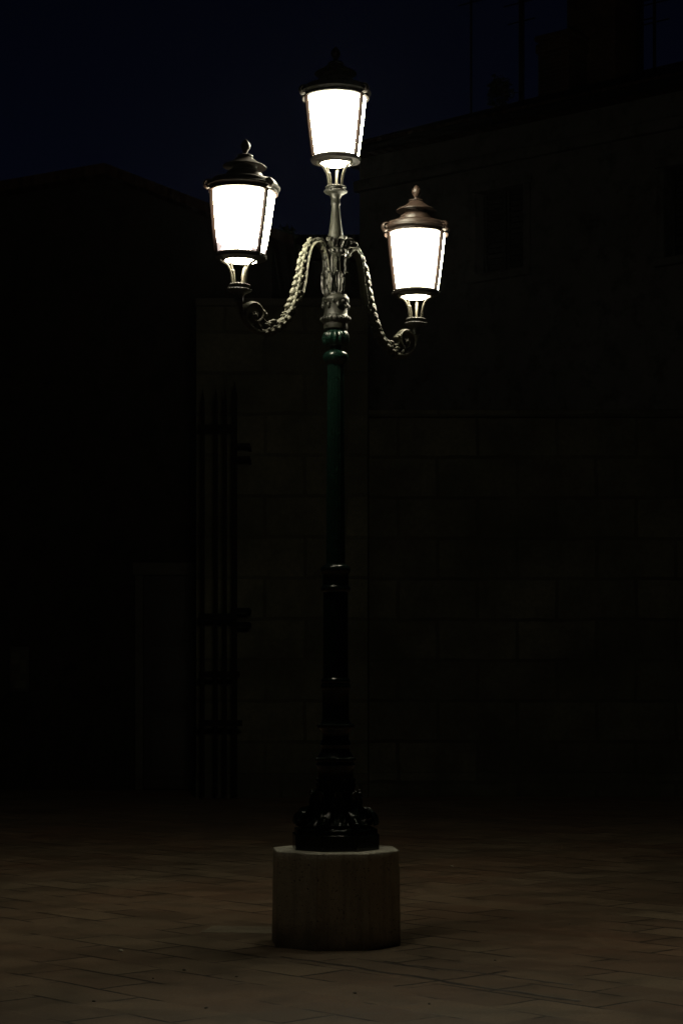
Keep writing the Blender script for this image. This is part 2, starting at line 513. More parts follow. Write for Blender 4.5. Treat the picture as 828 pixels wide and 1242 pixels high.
# ------------------------------------------------------------------ dark house on the left
YH = 31.6
hx = lambda px: wx(px, YH)
house = empty('dark_house', (hx(130), YH, 0))
tag(house, 'black gabled house at the far left with a stone door frame', 'house')
lx = lambda px: hx(px) - hx(130)
xl, xr = lx(-130), lx(330)
zl, zp, zr = wz(262, YH), wz(217, YH), wz(294, YH)
D = 9.0
b = MB()
v = [(xl, 0, 0), (xr, 0, 0), (xr, 0, zr), (0, 0, zp), (xl, 0, zl)]
v += [(x, D, z) for x, y, z in v]
b.add(v, [(0, 1, 2, 3, 4), (9, 8, 7, 6, 5), (0, 5, 6, 1), (1, 6, 7, 2), (2, 7, 8, 3), (3, 8, 9, 4), (4, 9, 5, 0)], flat=True)
b.build('wall', M['plaster_dark'], house, smooth=0)
def slab(mb, p, q, y0, y1, t):
    (xa, za), (xb, zb) = p, q
    mb.add([(xa, y0, za), (xb, y0, zb), (xb, y1, zb), (xa, y1, za), (xa, y0, za + t), (xb, y0, zb + t), (xb, y1, zb + t), (xa, y1, za + t)],
           [(0, 1, 2, 3), (7, 6, 5, 4), (0, 4, 5, 1), (1, 5, 6, 2), (2, 6, 7, 3), (3, 7, 4, 0)], flat=True)
rf = MB()
e = 0.004
slab(rf, (0, zp + e), (xr + 0.35, zr + e - 0.35 * (zp - zr) / xr), -0.35, D + 0.3, 0.16)
slab(rf, (xl - 0.35, zl + e - 0.35 * (zp - zl) / -xl), (0, zp + e), -0.35, D + 0.3, 0.16)
rf.build('roof', M['tile'], house, smooth=0)
# door in a pale stone frame
dl, dr, dt = lx(165), lx(247), wz(683, YH)
fr = MB()
fr.box((dl, -0.12, 0), (dl + 0.13, -0.003, dt - 0.2), bev=0.012)
fr.box((dr - 0.13, -0.12, 0), (dr, -0.003, dt - 0.2), bev=0.012)
fr.box((dl - 0.04, -0.13, dt - 0.197), (dr + 0.04, -0.003, dt), bev=0.012)
door = MB().box((dl + 0.132, -0.06, 0.02), (dr - 0.132, -0.004, dt - 0.2), bev=0.006)
for k in range(3):
    z0 = 0.2 + k * (dt - 0.5) / 3
    door.box((dl + 0.25, -0.075, z0), (dr - 0.25, -0.061, z0 + (dt - 0.8) / 3), bev=0.005)
d_ = door.build('door', M['wood_dark'], house)
fr.build('door_frame', M['trim'], d_)
# notice board hung on the dark wall
nb = empty('notice_board', (hx(24), YH - 0.03, wz(812, YH)))
tag(nb, 'small notice board with pale torn papers on the black house wall', 'notice board')
MB().box((-0.16, -0.03, -0.36), (0.16, 0.025, 0.36), bev=0.008).build('board', M['wood_dark'], nb)
for (x, z, w, h) in ((-0.06, 0.18, 0.06, 0.09), (0.07, 0.05, 0.05, 0.10), (-0.05, -0.10, 0.07, 0.08), (0.01, -0.24, 0.10, 0.06)):
    MB().box((x - w, -0.036, z - h), (x + w, -0.032, z + h)).build('paper', M['trim'], nb, smooth=0)

# ------------------------------------------------------------------ plastered house on the right, turned away
HA = Vector((wx(436, 36.0), 36.0, 0))
HB = Vector((wx(828, 31.85), 31.85, 0))
hd = (HB - HA); HL = hd.length; ang = math.atan2(hd.y, hd.x)
HL2 = HL * 1.34
rh = empty('plastered_house', HA, rot=(0, 0, ang))
tag(rh, 'tall pale plastered house behind the lower wall with dark shuttered windows', 'house')
ze = 11.25
def facade_u(px):
    """distance along the facade for a photo column"""
    k = (px - CX) / F
    dx, dy = hd.x / HL, hd.y / HL
    return (k * HA.y - HA.x) / (dx - k * dy)
def facade_z(px, py):
    u = facade_u(px)
    return wz(py, HA.y + hd.y / HL * u)
wins = []
for p0, p1, t0, b0 in ((578, 635, 229, 330), (806, 866, 198, 309)):
    wins.append((facade_u(p0), facade_u(p1), facade_z((p0 + p1) / 2, b0), facade_z((p0 + p1) / 2, t0)))
# facade with real openings
xs = sorted({0.0, HL2, *[w[0] for w in wins], *[w[1] for w in wins]})
b = MB()
HD = 8.0
for i in range(len(xs) - 1):
    a, c = xs[i], xs[i + 1]
    ww = [w for w in wins if abs(w[0] - a) < 1e-6]
    segs = [(0, ze)] if not ww else [(0, ww[0][2]), (ww[0][3], ze)]
    for z0, z1 in segs:
        b.add([(a, 0, z0), (c, 0, z0), (c, 0, z1), (a, 0, z1)], [(0, 1, 2, 3)], flat=True)
    for w in ww:
        q = 0.28
        z0, z1 = w[2], w[3]
        b.add([(a, 0, z0), (c, 0, z0), (c, 0, z1), (a, 0, z1), (a, q, z0), (c, q, z0), (c, q, z1), (a, q, z1)],
              [(0, 1, 5, 4), (1, 2, 6, 5), (2, 3, 7, 6), (3, 0, 4, 7)], flat=True)
b.add([(0, 0, 0), (0, HD, 0), (0, HD, ze), (0, 0, ze)], [(0, 1, 2, 3)], flat=True)
b.add([(HL2, 0, 0), (HL2, HD, 0), (HL2, HD, ze), (HL2, 0, ze)], [(0, 1, 2, 3)], flat=True)
b.add([(0, HD, 0), (HL2, HD, 0), (HL2, HD, ze), (0, HD, ze)], [(0, 1, 2, 3)], flat=True)
b.build('wall', M['plaster'], rh, smooth=0)
for (a, c, z0, z1) in wins:
    w = MB()
    n = 14
    for half in (0, 1):
        x0 = a + 0.02 + half * (c - a) / 2; x1 = x0 + (c - a) / 2 - 0.03
        w.box((x0, 0.17, z0 + 0.02), (x0 + 0.06, 0.22, z1 - 0.02), bev=0.004)
        w.box((x1 - 0.06, 0.17, z0 + 0.02), (x1, 0.22, z1 - 0.02), bev=0.004)
        for k in range(n):
            zz = z0 + 0.05 + (z1 - z0 - 0.1) * (k + 0.5) / n
            Mx = Matrix.Translation((0, 0.195, zz)) @ Matrix.Rotation(R(35), 4, 'X')
            w.box((x0 + 0.06, -0.035, -0.006), (x1 - 0.06, 0.035, 0.006), Mx)
    w.box((a, 0.24, z0), (c, 0.27, z1))
    wi = w.build('shuttered_window', M['shutter'], rh)
    t = MB()
    t.box((a - 0.14, -0.05, z0 - 0.002), (a - 0.002, -0.003, z1 + 0.002), bev=0.008)
    t.box((c + 0.002, -0.05, z0 - 0.002), (c + 0.14, -0.003, z1 + 0.002), bev=0.008)
    t.box((a - 0.17, -0.06, z1 + 0.004), (c + 0.17, -0.003, z1 + 0.16), bev=0.008)
    t.build('window_frame', M['plaster'], wi)
    MB().box((a - 0.17, -0.12, z0 - 0.13), (c + 0.17, 0.16, z0 - 0.004), bev=0.01).build('sill', M['plaster'], wi)
MB().box((-0.05, -0.14, ze - 0.62), (HL2 + 0.05, -0.003, ze - 0.42), bev=0.03).build('cornice', M['plaster'], rh)
MB().tube([(-0.5, -0.55, ze - 0.02), (HL2 + 0.5, -0.55, ze + 0.0)], 0.075, 10, sub=1).build('gutter', M['iron'], rh)
rf = MB()
o, rz = 0.5, 1.9
v = [(-o, -o, ze), (HL2 + o, -o, ze), (HL2 + o, HD + o, ze), (-o, HD + o, ze), (HD / 2, HD / 2, ze + rz), (HL2 - HD / 2, HD / 2, ze + rz)]
v += [(x, y, z + 0.14) for x, y, z in v[:4]]
rf.add([v[0], v[1], v[2], v[3], v[6], v[7], v[8], v[9], v[4], v[5]],
       [(0, 3, 2, 1), (0, 1, 5, 4), (1, 2, 6, 5), (2, 3, 7, 6), (3, 0, 4, 7), (4, 5, 9, 8), (5, 6, 9), (6, 7, 8, 9), (7, 4, 8)], flat=True)
roof = rf.build('roof', M['tile'], rh, smooth=0)
def on_house(px, y):
    """local x on the house for a photo column at depth y behind the facade"""
    ca, sa = math.cos(ang), math.sin(ang)
    k = (px - CX) / F
    # world = HA + u*(ca,sa) + y*(-sa,ca)
    return (k * (HA.y + y * ca) - (HA.x - y * sa)) / (ca - k * sa)
def yw(u, y): return HA.y + math.sin(ang) * u + math.cos(ang) * y
def chimney(px0, px1, pyt, y, cap, label=None):
    a, c = on_house(px0, y), on_house(px1, y)
    zt = wz(pyt, yw((a + c) / 2, y))
    m = MB()
    h = (c - a) / 2; x = (a + c) / 2
    m.box((x - h, y - h, ze - 0.3), (x + h, y + h, zt), bev=0.01)
    if cap:
        m.box((x - h * 1.12, y - h * 1.12, zt - 0.22), (x + h * 1.12, y + h * 1.12, zt - 0.06), bev=0.02)
        m.box((x - h * 1.16, y - h * 1.16, zt + 0.002), (x + h * 1.16, y + h * 1.16, zt + 0.10), bev=0.02)
    return m.build('chimney', M['brick'], roof, smooth=30)
chimney(705, 763, -70, 3.4, True)
chimney(664, 701, 52, 2.6, True)
for px, pyt, y, r in ((632, -40, 2.2, 0.052), (571, -60, 3.0, 0.022), (774, -40, 3.6, 0.05), (793, -40, 3.2, 0.03)):
    u = on_house(px, y)
    zt = wz(pyt, yw(u, y))
    mast = MB().tube([(u, y, ze - 0.1), (u, y, zt)], r, 8, sub=1)
    for q in range(3):
        z = zt - 0.3 - q * 0.35
        mast.tube([(u - 0.5 + q * 0.1, y, z), (u + 0.5 - q * 0.1, y, z)], 0.012, 6, sub=1)
    mast.build('aerial_mast', M['iron'], roof)

# ------------------------------------------------------------------ leafy things
def leafy(mb, c, rad, n, size, rnd):
    for _ in range(n):
        d = Vector((rnd.gauss(0, 1), rnd.gauss(0, 1), rnd.gauss(0, 1))).normalized()
        rr = rnd.random() ** 0.4
        p = Vector(c) + Vector((d.x * rad[0], d.y * rad[1], d.z * rad[2])) * rr * (0.75 + 0.5 * mnoise.noise(d * 2.3 + Vector(c)))
        q = Quaternion(Vector((rnd.gauss(0, 1), rnd.gauss(0, 1), rnd.gauss(0, 1))).normalized(), rnd.uniform(0, 6.28)).to_matrix()
        s = size * rnd.uniform(0.6, 1.3)
        mb.add([p + q @ Vector((-s, 0, 0)), p + q @ Vector((0, -s * 0.45, s * 0.1)), p + q @ Vector((s, 0, 0)), p + q @ Vector((0, s * 0.45, s * 0.1))], [(0, 1, 2, 3)])
rnd = random.Random(3)
YT = 38.0
tx = wx(345, YT)
tree = empty('garden_tree', (tx, YT, 0))
tag(tree, 'dark tree crown rising over the tall wall between house and lamp post', 'tree')
zt = wz(272, YT)
MB().tube([(0, 0, 0), (0.08, 0, 3), (-0.05, 0.1, 6), (0.05, 0, zt - 1.5)], [0.22, 0.18, 0.14, 0.05], 9).build('trunk', M['bark'], tree)
cr = MB()
for c, r_, n in (((0.02, 0, zt - 0.42), (0.28, 0.3, 0.42), 420), ((0, 0, zt - 1.0), (0.42, 0.5, 0.95), 700), ((-0.35, 0.1, zt - 2.2), (0.6, 0.7, 0.9), 800), ((0.5, 0, zt - 2.4), (0.6, 0.7, 0.75), 700), ((0.1, 0.1, zt - 3.4), (1.2, 1.0, 0.9), 900)):
    leafy(cr, c, r_, n, 0.09, rnd)
cr.build('crown', M['leaf'], tree, smooth=0)
# roof-terrace bush on the right house
ub = on_house(606, 1.6)
ww_ = Matrix.Rotation(ang, 4, 'Z') @ Vector((ub, 1.6, 0)) + HA
zb = ze + 0.75
bush = empty('potted_bush', (ww_.x, ww_.y, zb))
tag(bush, 'small dark bush in a pot on the edge of the plastered house roof', 'plant')
MB().lathe([(0.10, -0.22), (0.17, 0.12), (0.19, 0.12), (0.19, 0.16), (0.15, 0.16)], 16).build('pot', M['tile'], bush)
cr = MB()
leafy(cr, (0, 0, 0.48), (0.32, 0.32, 0.34), 420, 0.05, rnd)
cr.build('foliage', M['leaf'], bush, smooth=0)
# far roofline behind the pole
YF = 60.0
fh = empty('distant_house', (wx(392, YF), YF, 0))
tag(fh, 'distant low dark house showing in the gap left of the lamp post', 'house')
hw = (wx(455, YF) - wx(330, YF)) / 2
zf = wz(305, YF)
MB().box((-hw, 0, 0), (hw, 6, zf - 0.3)).build('wall', M['plaster_dark'], fh, smooth=0)
r_ = MB()
r_.add([(-hw - .3, -.4, zf - .296), (hw + .3, -.4, zf - .296), (hw + .3, 6.4, zf - .296), (-hw - .3, 6.4, zf - .296), (-hw - .3, 3, zf + 1.2), (hw + .3, 3, zf + 1.2)],
       [(3, 2, 1, 0), (0, 1, 5, 4), (2, 3, 4, 5), (1, 2, 5), (3, 0, 4)], flat=True)
r_.build('roof', M['tile'], fh, smooth=0)

# ------------------------------------------------------------------ octagonal stone block under the lamp
def octagon(r, z, a0):
    return [(r * math.sin(a0 + k * PI / 4), -r * math.cos(a0 + k * PI / 4), z) for k in range(8)]
A0 = R(-16.3)
ZP = 0.60
bm = bmesh.new()
rings = [[bm.verts.new(p) for p in octagon(r, z, A0)] for r, z in ((0.427, -0.03), (0.424, 0.1), (0.421, 0.4), (0.419, ZP))]
for a, b_ in zip(rings, rings[1:]):
    for k in range(8):
        bm.faces.new((a[k], a[(k + 1) % 8], b_[(k + 1) % 8], b_[k]))
bm.faces.new(rings[-1]); bm.faces.new(list(reversed(rings[0])))
edges = [e for e in bm.edges if all(v in rings[-1] for v in e.verts)] + [e for e in bm.edges if abs(e.verts[0].co.z - e.verts[1].co.z) > 0.05]
bmesh.ops.bevel(bm, geom=edges, offset=0.009, segments=3, affect='EDGES', profile=0.5)
bmesh.ops.triangulate(bm, faces=[f for f in bm.faces if len(f.verts) > 4])
bmesh.ops.subdivide_edges(bm, edges=[e for e in bm.edges if e.calc_length() > 0.06], cuts=3, use_grid_fill=True)
for v in bm.verts:                                     # chipped, slightly uneven stone
    d = mnoise.fractal(v.co * 7, 1.0, 2.0, 4) * 0.0035
    v.co += Vector((v.co.x, v.co.y, 0.25)).normalized() * d
bm.verts.index_update()
b = MB()
b.add([v.co.copy() for v in bm.verts], [[v.index for v in f.verts] for f in bm.faces])
bm.free()
ped = b.build('stone_pedestal', M['stone'], loc=(LX, LY, 0), smooth=30)
tag(ped, 'octagonal pale stone block carrying the lamp post on the paving', 'pedestal')

# ------------------------------------------------------------------ the street lamp
lamp = empty('street_lamp', (LX, LY, ZP))
tag(lamp, 'ornate green iron lamp post with three lit lanterns on a stone block', 'street lamp')
PXM = F / LY                                           # photo pixels per metre at the pole
def pz(py, hw=0.0):
    """height above the block of a ring whose front edge is seen at photo row py"""
    c = py + hw * (HY - py) / F
    return wz(c, LY) - ZP
def prof(rows):
    return [(h / PXM, pz(y, h)) for y, h in rows]

# foot: stepped octagonal plinth
b = MB()
for r0, r1, z0, z1 in ((0.288, 0.288, 0.0, 0.10), (0.278, 0.276, 0.10, 0.132), (0.255, 0.235, 0.132, 0.150)):
    v = octagon(r0, z0, A0) + octagon(r1, z1, A0)
    f = [(k, (k + 1) % 8, 8 + (k + 1) % 8, 8 + k) for k in range(8)] + [tuple(reversed(range(8))), tuple(range(8, 16))]
    b.add(v, f, flat=True)
foot = b.build('foot_plinth', M['black'], lamp, smooth=20)
bv = foot.modifiers.new('bevel', 'BEVEL'); bv.width = 0.006; bv.segments = 2; bv.limit_method = 'ANGLE'

# bell shaped base with leaves, beads and scroll feet
b = MB()
b.lathe(prof([(1002, 44), (999, 42), (993, 33), (987, 27), (978, 24.5), (965, 23), (950, 22), (938, 21.5), (932, 22.5), (929, 24), (926, 22.5),
              (923.5, 22.5), (920, 23), (917, 21), (912, 17.5), (907, 17), (904, 19), (901, 18), (897, 16), (890, 16), (886, 18), (882.5, 21), (879, 20), (876, 17.5), (872, 16.5)]), 192, gad=lambda a, k: 1 - (0.0, 0.10, 0.16, 0.16, 0.10, 0.04)[k] * abs(math.cos(a * 12)) ** 1.5 if k < 6 else 1)
for row, hw, n, rr in ((922, 22.5, 26, 2.1), (881, 20.5, 22, 1.9)):
    z = pz(row, hw); r = hw / PXM
    for k in range(n):
        a = 2 * PI * k / n
        b.ell((r * math.cos(a), r * math.sin(a), z), (rr / PXM * 1.15, rr / PXM * 1.15, rr / PXM * 1.5))
base = b.build('column_base', M['black'], lamp)
lv = MB()
for k in range(8):
    a = A0 - PI / 2 + PI / 8 + k * PI / 4
    lv.leaf([(0.20, 0.16), (0.165, 0.20), (0.138, 0.27), (0.135, 0.335), (0.152, 0.372), (0.170, 0.365)], 0.046, az=a, lobes=5, cup=0.4)
    for da, hh in ((-0.16, 0.30), (0.16, 0.30), (0.0, 0.25)):
        lv.leaf([(0.222, 0.152), (0.178, 0.182), (0.150, 0.22), (0.140, hh - 0.03), (0.150, hh), (0.163, hh - 0.004)], 0.017, az=a + da, lobes=6, cup=0.7, th=0.005)
    lv.leaf([(0.255, 0.150), (0.235, 0.205), (0.195, 0.235), (0.168, 0.225), (0.160, 0.205)], 0.038, az=a + PI / 8, lobes=3, cup=0.5)
lv.build('leaf', M['black_leaf'], base)
for k in range(8):
    a = A0 - PI / 2 + k * PI / 4 + PI / 4
    dr = MB()
    pts = [(0.121 * math.cos(a), 0.121 * math.sin(a), 0.285 + i * 0.02) for i in range(9)]
    dr.tube(pts, 0.004, 6, sub=1)
    for i in range(5):
        dr.ell((0.123 * math.cos(a), 0.123 * math.sin(a), 0.30 + i * 0.034), (0.011, 0.011, 0.015), n=8, m=5)
    dr.build('bead_drop', M['black'], base)
    a = A0 - PI / 2 + k * PI / 4
    pts = []
    for i in range(15):
        t = i / 14
        th = PI * 0.95 - t * 3.6 * PI * 0.75
        rr = 0.040 * (1 - 0.72 * t)
        pts.append((0.222 - 0.004 * t + rr * math.cos(th), 0, 0.188 + rr * math.sin(th)))
    pts = [(0.15, 0, 0.25), (0.165, 0, 0.215)] + pts
    sc = MB()
    sc.tube(pts, [0.013] * 8 + [0.011] * (len(pts) - 8), 8, M=Matrix.Rotation(a, 4, 'Z'), flatten=1.15, sub=2)
    for q in range(5):
        sc.ell((0.232 + 0.012 * q, 0, 0.222 - 0.012 * q), (0.010, 0.020 - 0.002 * q, 0.007), Matrix.Rotation(a, 4, 'Z'), 8, 5)
    sc.build('scroll_foot', M['black'], base)

# lower shaft (smooth) with cuffs
b = MB()
b.lathe(prof([(876, 17), (868, 16.2), (838, 16), (836, 17), (834, 18.2), (831.5, 18.2), (830, 17), (828.5, 16.6), (827, 17.4), (825, 17.6), (823.5, 16.6), (822, 15.3),
              (718, 15), (717.5, 15.6), (716.5, 17), (714.5, 18), (712.5, 18), (710.8, 17), (709.5, 15.8), (696, 15.5), (694.5, 16.4), (692.5, 17.8), (690, 18.4), (687.5, 17.8), (685.8, 16.2), (684.5, 13.5), (683, 11.5)]), 40)
b.build('lower_shaft', M['black'], lamp)
# fluted shaft
nf = 16
def flute(a, k):
    c = math.cos(a * nf)
    return 1.0 - 0.085 * max(0.0, c) ** 0.7 if c > 0 else 1.0
b = MB()
rows = [(y, 11.6 - 1.6 * (685 - y) / 245) for y in (686, 640, 590, 540, 490, 448, 440)]
pr = prof(rows)
b.lathe([(pr[0][0] * 0.99, pr[0][1])] + pr + [(pr[-1][0] * 0.99, pr[-1][1])], nf * 10, gad=lambda a, k: flute(a, k) if 0 < k < 8 else 0.93)
b.build('fluted_shaft', M['green'], lamp)
# green knops
b = MB()
b.lathe(prof([(441, 10), (439, 11.5), (437, 13), (434.5, 14.6), (431, 15.6), (428, 15.2), (425.5, 13), (424, 9), (423, 7), (419, 7)]), 40)
kn = b.build('turned_ring', M['green'], lamp)
b = MB()
pr = prof([(420, 6.6), (419, 10), (417, 13.5), (413, 16), (408.5, 17), (404, 16.2), (400.5, 14), (398.5, 11), (397.5, 9)])
b.lathe(pr, 14 * 8, gad=lambda a, k: 1 - 0.11 * abs(math.cos(a * 7)) ** 3)
b.build('gadrooned_knop', M['green'], lamp)
# drab capital drum
b = MB()
b.lathe(prof([(397.5, 9), (397, 14), (395, 14.6), (390, 14.4), (388.5, 16), (386, 17.3), (383, 17.3), (381, 15.5), (379, 14.2), (372, 14.2), (365, 14.8), (362.5, 16),
              (360.5, 16.5), (358, 15.6), (356.5, 13.2), (352, 12.6), (330, 11.8), (312, 11.6), (308, 12.4), (306, 13.5), (303, 14.2), (300.5, 13.6), (299, 11)]), 48)
for row, hw, n in ((384.5, 17, 20), (303.5, 14, 18)):
    z = pz(row, hw); r = hw / PXM
    for k in range(n):
        a = 2 * PI * k / n
        b.ell((r * math.cos(a), r * math.sin(a), z), (0.010, 0.010, 0.014), n=8, m=6)
drum = b.build('capital_drum', M['drab'], lamp)
lv = MB()
for k in range(8):
    a = k * PI / 4 + 0.2
    zt_ = pz(338)
    zb_ = pz(357)
    lv.leaf([(0.064, zb_), (0.072, zb_ + 0.05), (0.071, zb_ + 0.10), (0.082, zb_ + 0.135), (0.094, zb_ + 0.128)], 0.028, az=a, lobes=4, cup=0.35, th=0.004)
    lv.leaf([(0.062, pz(336)), (0.069, pz(326)), (0.067, pz(317)), (0.076, pz(311)), (0.086, pz(313))], 0.021, az=a + PI / 8, lobes=3, cup=0.35, th=0.004)
    # bosses on the drum
    lv.ell((0.079 * math.cos(a), 0.079 * math.sin(a), pz(372)), (0.013, 0.013, 0.022), n=8, m=6)
    lv.ell((0.079 * math.cos(a + PI / 8), 0.079 * math.sin(a + PI / 8), pz(367)), (0.009, 0.009, 0.012), n=8, m=6)
lv.build('leaf', M['drab'], drum)
# crown of curled leaves and the tapering neck
b = MB()
b.lathe(prof([(301, 10), (298, 12), (295, 12), (293, 10.5), (291, 9.8), (285, 9.2), (272, 7.2), (258, 5.6), (249, 4.9), (247.5, 5.6), (246, 6.2), (244.5, 6), (243, 5.2),
              (240, 5.6), (237, 6.6), (234.5, 8), (232.5, 9)]), 36)
neck = b.build('neck', M['drab'], lamp)
lv = MB()
for k in range(8):
    a = k * PI / 4 + PI / 8
    z0 = pz(300)
    big = 1.0 if k % 2 == 0 else 0.8
    lv.leaf([(0.055, z0 - 0.01), (0.075, z0 + 0.035), (0.105 * big, z0 + 0.052), (0.142 * big, z0 + 0.044), (0.152 * big, z0 + 0.020), (0.136 * big, z0 + 0.012)], 0.022, az=a, lobes=3, cup=0.5, th=0.006)
lv.build('curled_leaf', M['drab'], neck)

# ------------------------------------------------------------------ arms
def build_arm(az):
    """S-shaped bracket; local u runs outward, built at the pole axis"""
    Z = lambda z: z - ZP
    arm = MB()
    ROT = Matrix.Rotation(az, 4, 'Z')
    P = lambda pts: [(u, 0, Z(z)) for u, z in pts]
    # smooth rail that hooks over from the pole
    rail = [(0.068, 4.13), (0.072, 4.24), (0.082, 4.33), (0.112, 4.402), (0.160, 4.434), (0.208, 4.402), (0.236, 4.33), (0.251, 4.25), (0.266, 4.17), (0.284, 4.10)]
    arm.tube(P(rail), [0.012, 0.012, 0.011, 0.011, 0.012, 0.012, 0.0115, 0.011, 0.012, 0.013], 10, ROT, flatten=2.4)
    main = [(0.150, 4.450), (0.205, 4.442), (0.252, 4.375), (0.282, 4.29), (0.302, 4.20), (0.326, 4.11), (0.358, 4.02), (0.408, 3.935), (0.475, 3.872), (0.555, 3.830), (0.635, 3.815), (0.700, 3.838), (0.745, 3.885), (0.768, 3.935), (0.779, 3.985)]
    rad = [0.006, 0.011, 0.015, 0.017, 0.019, 0.021, 0.022, 0.022, 0.021, 0.020, 0.0185, 0.0165, 0.0155, 0.017, 0.020]
    arm.tube(P(main), rad, 12, ROT, flatten=1.15)
    a_ = arm.build('arm', M['drab_pale'], lamp)
    # leafy husks along the band, uneven as cast
    hk = MB()
    rh_ = random.Random(11)
    C, N = [Vector(p) for p in P(main)], len(main)
    seg = []
    for i in range(1, 10):
        p0, p1, p2, p3 = C[i - 1], C[i], C[i + 1], C[min(i + 2, N - 1)]
        for k in range(10):
            t = k / 10
            seg.append((0.5 * ((2 * p1) + (p2 - p0) * t + (2 * p0 - 5 * p1 + 4 * p2 - p3) * t * t + (3 * p1 - p0 - 3 * p2 + p3) * t ** 3), rad[i] * (1 - t) + rad[i + 1] * t))
    dist = 0.0; nxt = 0.0
    for i in range(1, len(seg) - 1):
        p, r = seg[i]
        dist += (p - seg[i - 1][0]).length
        if dist < nxt: continue
        nxt += 0.056 + rh_.uniform(-0.006, 0.006)
        tg = (seg[i + 1][0] - seg[i - 1][0]).normalized()
        out = Vector((0, 1, 0)).cross(tg)
        if out.dot(Vector((1, 0, 0.9))) < 0: out = -out
        if i > 55 and out.z > 0: out = -out
        rot = Matrix((tg, Vector((0, 1, 0)), tg.cross(Vector((0, 1, 0))))).transposed()
        k = rh_.uniform(0.85, 1.15)
        hk.ell(p + out * r * 1.0, (0.025 * k, r * 1.0, r * 0.95 * k), ROT, 10, 7, rot=rot @ Matrix.Rotation(R(rh_.uniform(-30, 5)), 3, 'Y'))
        hk.ell(p + out * r * 1.75 + tg * 0.012, (0.010, r * 0.6, r * 0.42), ROT, 8, 6, rot=rot)
        for q in (-1, 1):
            k = rh_.uniform(0.85, 1.2)
            hk.ell(p + Vector((0, q * r * 1.05, 0)) + out * r * 0.35 + tg * 0.012, (0.022 * k, r * 0.48, r * 0.55 * k), ROT, 10, 7, rot=rot @ Matrix.Rotation(R(24 * q), 3, 'Z'))
            hk.ell(p + Vector((0, q * r * 1.05, 0)) - out * r * 0.55 - tg * 0.010, (0.014 * k, r * 0.38, r * 0.40), ROT, 8, 6, rot=rot @ Matrix.Rotation(R(-20 * q), 3, 'Z'))
            if 22 < i < 62:
                for e_ in (0.0, 0.022):
                    hk.ell(p + tg * e_ - out * r * 1.25 + Vector((0, q * r * 0.5, 0)), (0.0085, 0.0075, 0.008), ROT, 8, 5)
    hk.build('husk', M['drab_pale'], a_)
    # branch leaf, volute and rosette at the outer end
    vo = MB()
    vo.tube(P([(0.345, 4.015), (0.395, 3.955), (0.445, 3.915), (0.500, 3.886), (0.552, 3.876), (0.588, 3.885), (0.602, 3.908), (0.598, 3.930)]),
            [0.012, 0.0125, 0.0125, 0.012, 0.011, 0.010, 0.009, 0.010], 10, ROT, flatten=1.7)
    vo.ell((0.600, 0, Z(3.942)), (0.022, 0.024, 0.015), ROT)
    vo.ell((0.578, 0, Z(3.930)), (0.017, 0.020, 0.013), ROT)
    pts, rr = [(0.715, 3.845), (0.738, 3.872)], [0.009, 0.010]
    for i in range(20):
        t = i / 19
        th = R(-15) + t * R(395)
        q = 0.070 * (1 - t) ** 0.7 + 0.016
        pts.append((0.668 + q * math.cos(th), 3.918 + q * math.sin(th) * 0.92))
        rr.append(0.0145 - 0.005 * t)
    vo.tube(P(pts), rr, 9, ROT, flatten=2.1, sub=2)
    for q in (-1, 1):
        vo.ell((0.668, q * 0.020, Z(3.912)), (0.013, 0.012, 0.013), ROT)
        for k in range(5):
            a = k * 2 * PI / 5
            vo.ell((0.668 + 0.016 * math.cos(a), q * 0.017, Z(3.912) + 0.016 * math.sin(a)), (0.008, 0.008, 0.008), ROT, 8, 5)
    for u, z, d in ((0.565, 3.862, 20), (0.63, 3.845, 60), (0.52, 3.895, -10), (0.645, 3.868, 100), (0.29, 4.085, -70), (0.305, 4.070, -105)):
        rot = Matrix.Rotation(R(-d), 3, 'Y')
        vo.ell((u, 0.012, Z(z)), (0.028, 0.012, 0.011), ROT, 10, 6, rot=rot)
        vo.ell((u + 0.004, -0.012, Z(z) - 0.004), (0.024, 0.012, 0.011), ROT, 10, 6, rot=rot)
    for i in range(len(seg) - 34, len(seg) - 2, 4):
        p, r = seg[i]
        tg = (seg[i + 1][0] - seg[i - 1][0]).normalized()
        out = Vector((0, 1, 0)).cross(tg)
        if out.z > 0: out = -out
        vo.ell(p + out * r * 1.2, (0.008, 0.008, 0.017), ROT, 8, 6, rot=Matrix((tg, Vector((0, 1, 0)), out)).transposed())
    vo.build('volute', M['drab_pale'], a_)
    # root of the arm on the pole
    rt = MB()
    rt.ell((0.072, 0, Z(4.13)), (0.022, 0.026, 0.045), ROT)
    rt.ell((0.074, 0, Z(4.19)), (0.015, 0.022, 0.040), ROT)
    rt.ell((0.076, 0, Z(4.25)), (0.016, 0.024, 0.040), ROT)
    rt.ell((0.084, 0, Z(4.31)), (0.015, 0.020, 0.045), ROT)
    rt.ell((0.092, 0, Z(4.36)), (0.018, 0.024, 0.035), ROT)
    rt.build('arm_root', M['drab'], a_)
    rt = MB()
    rt.tube(P([(0.16, 4.425), (0.125, 4.445), (0.10, 4.425), (0.10, 4.40), (0.118, 4.392), (0.128, 4.405)]), 0.010, 8, ROT, flatten=2.0)
    rt.build('curl', M['drab_pale'], a_)
    return a_

ARML = math.atan2(-0.516, -0.585)
ARMR = math.atan2(0.571, 0.531)
build_arm(ARML)
build_arm(ARMR)

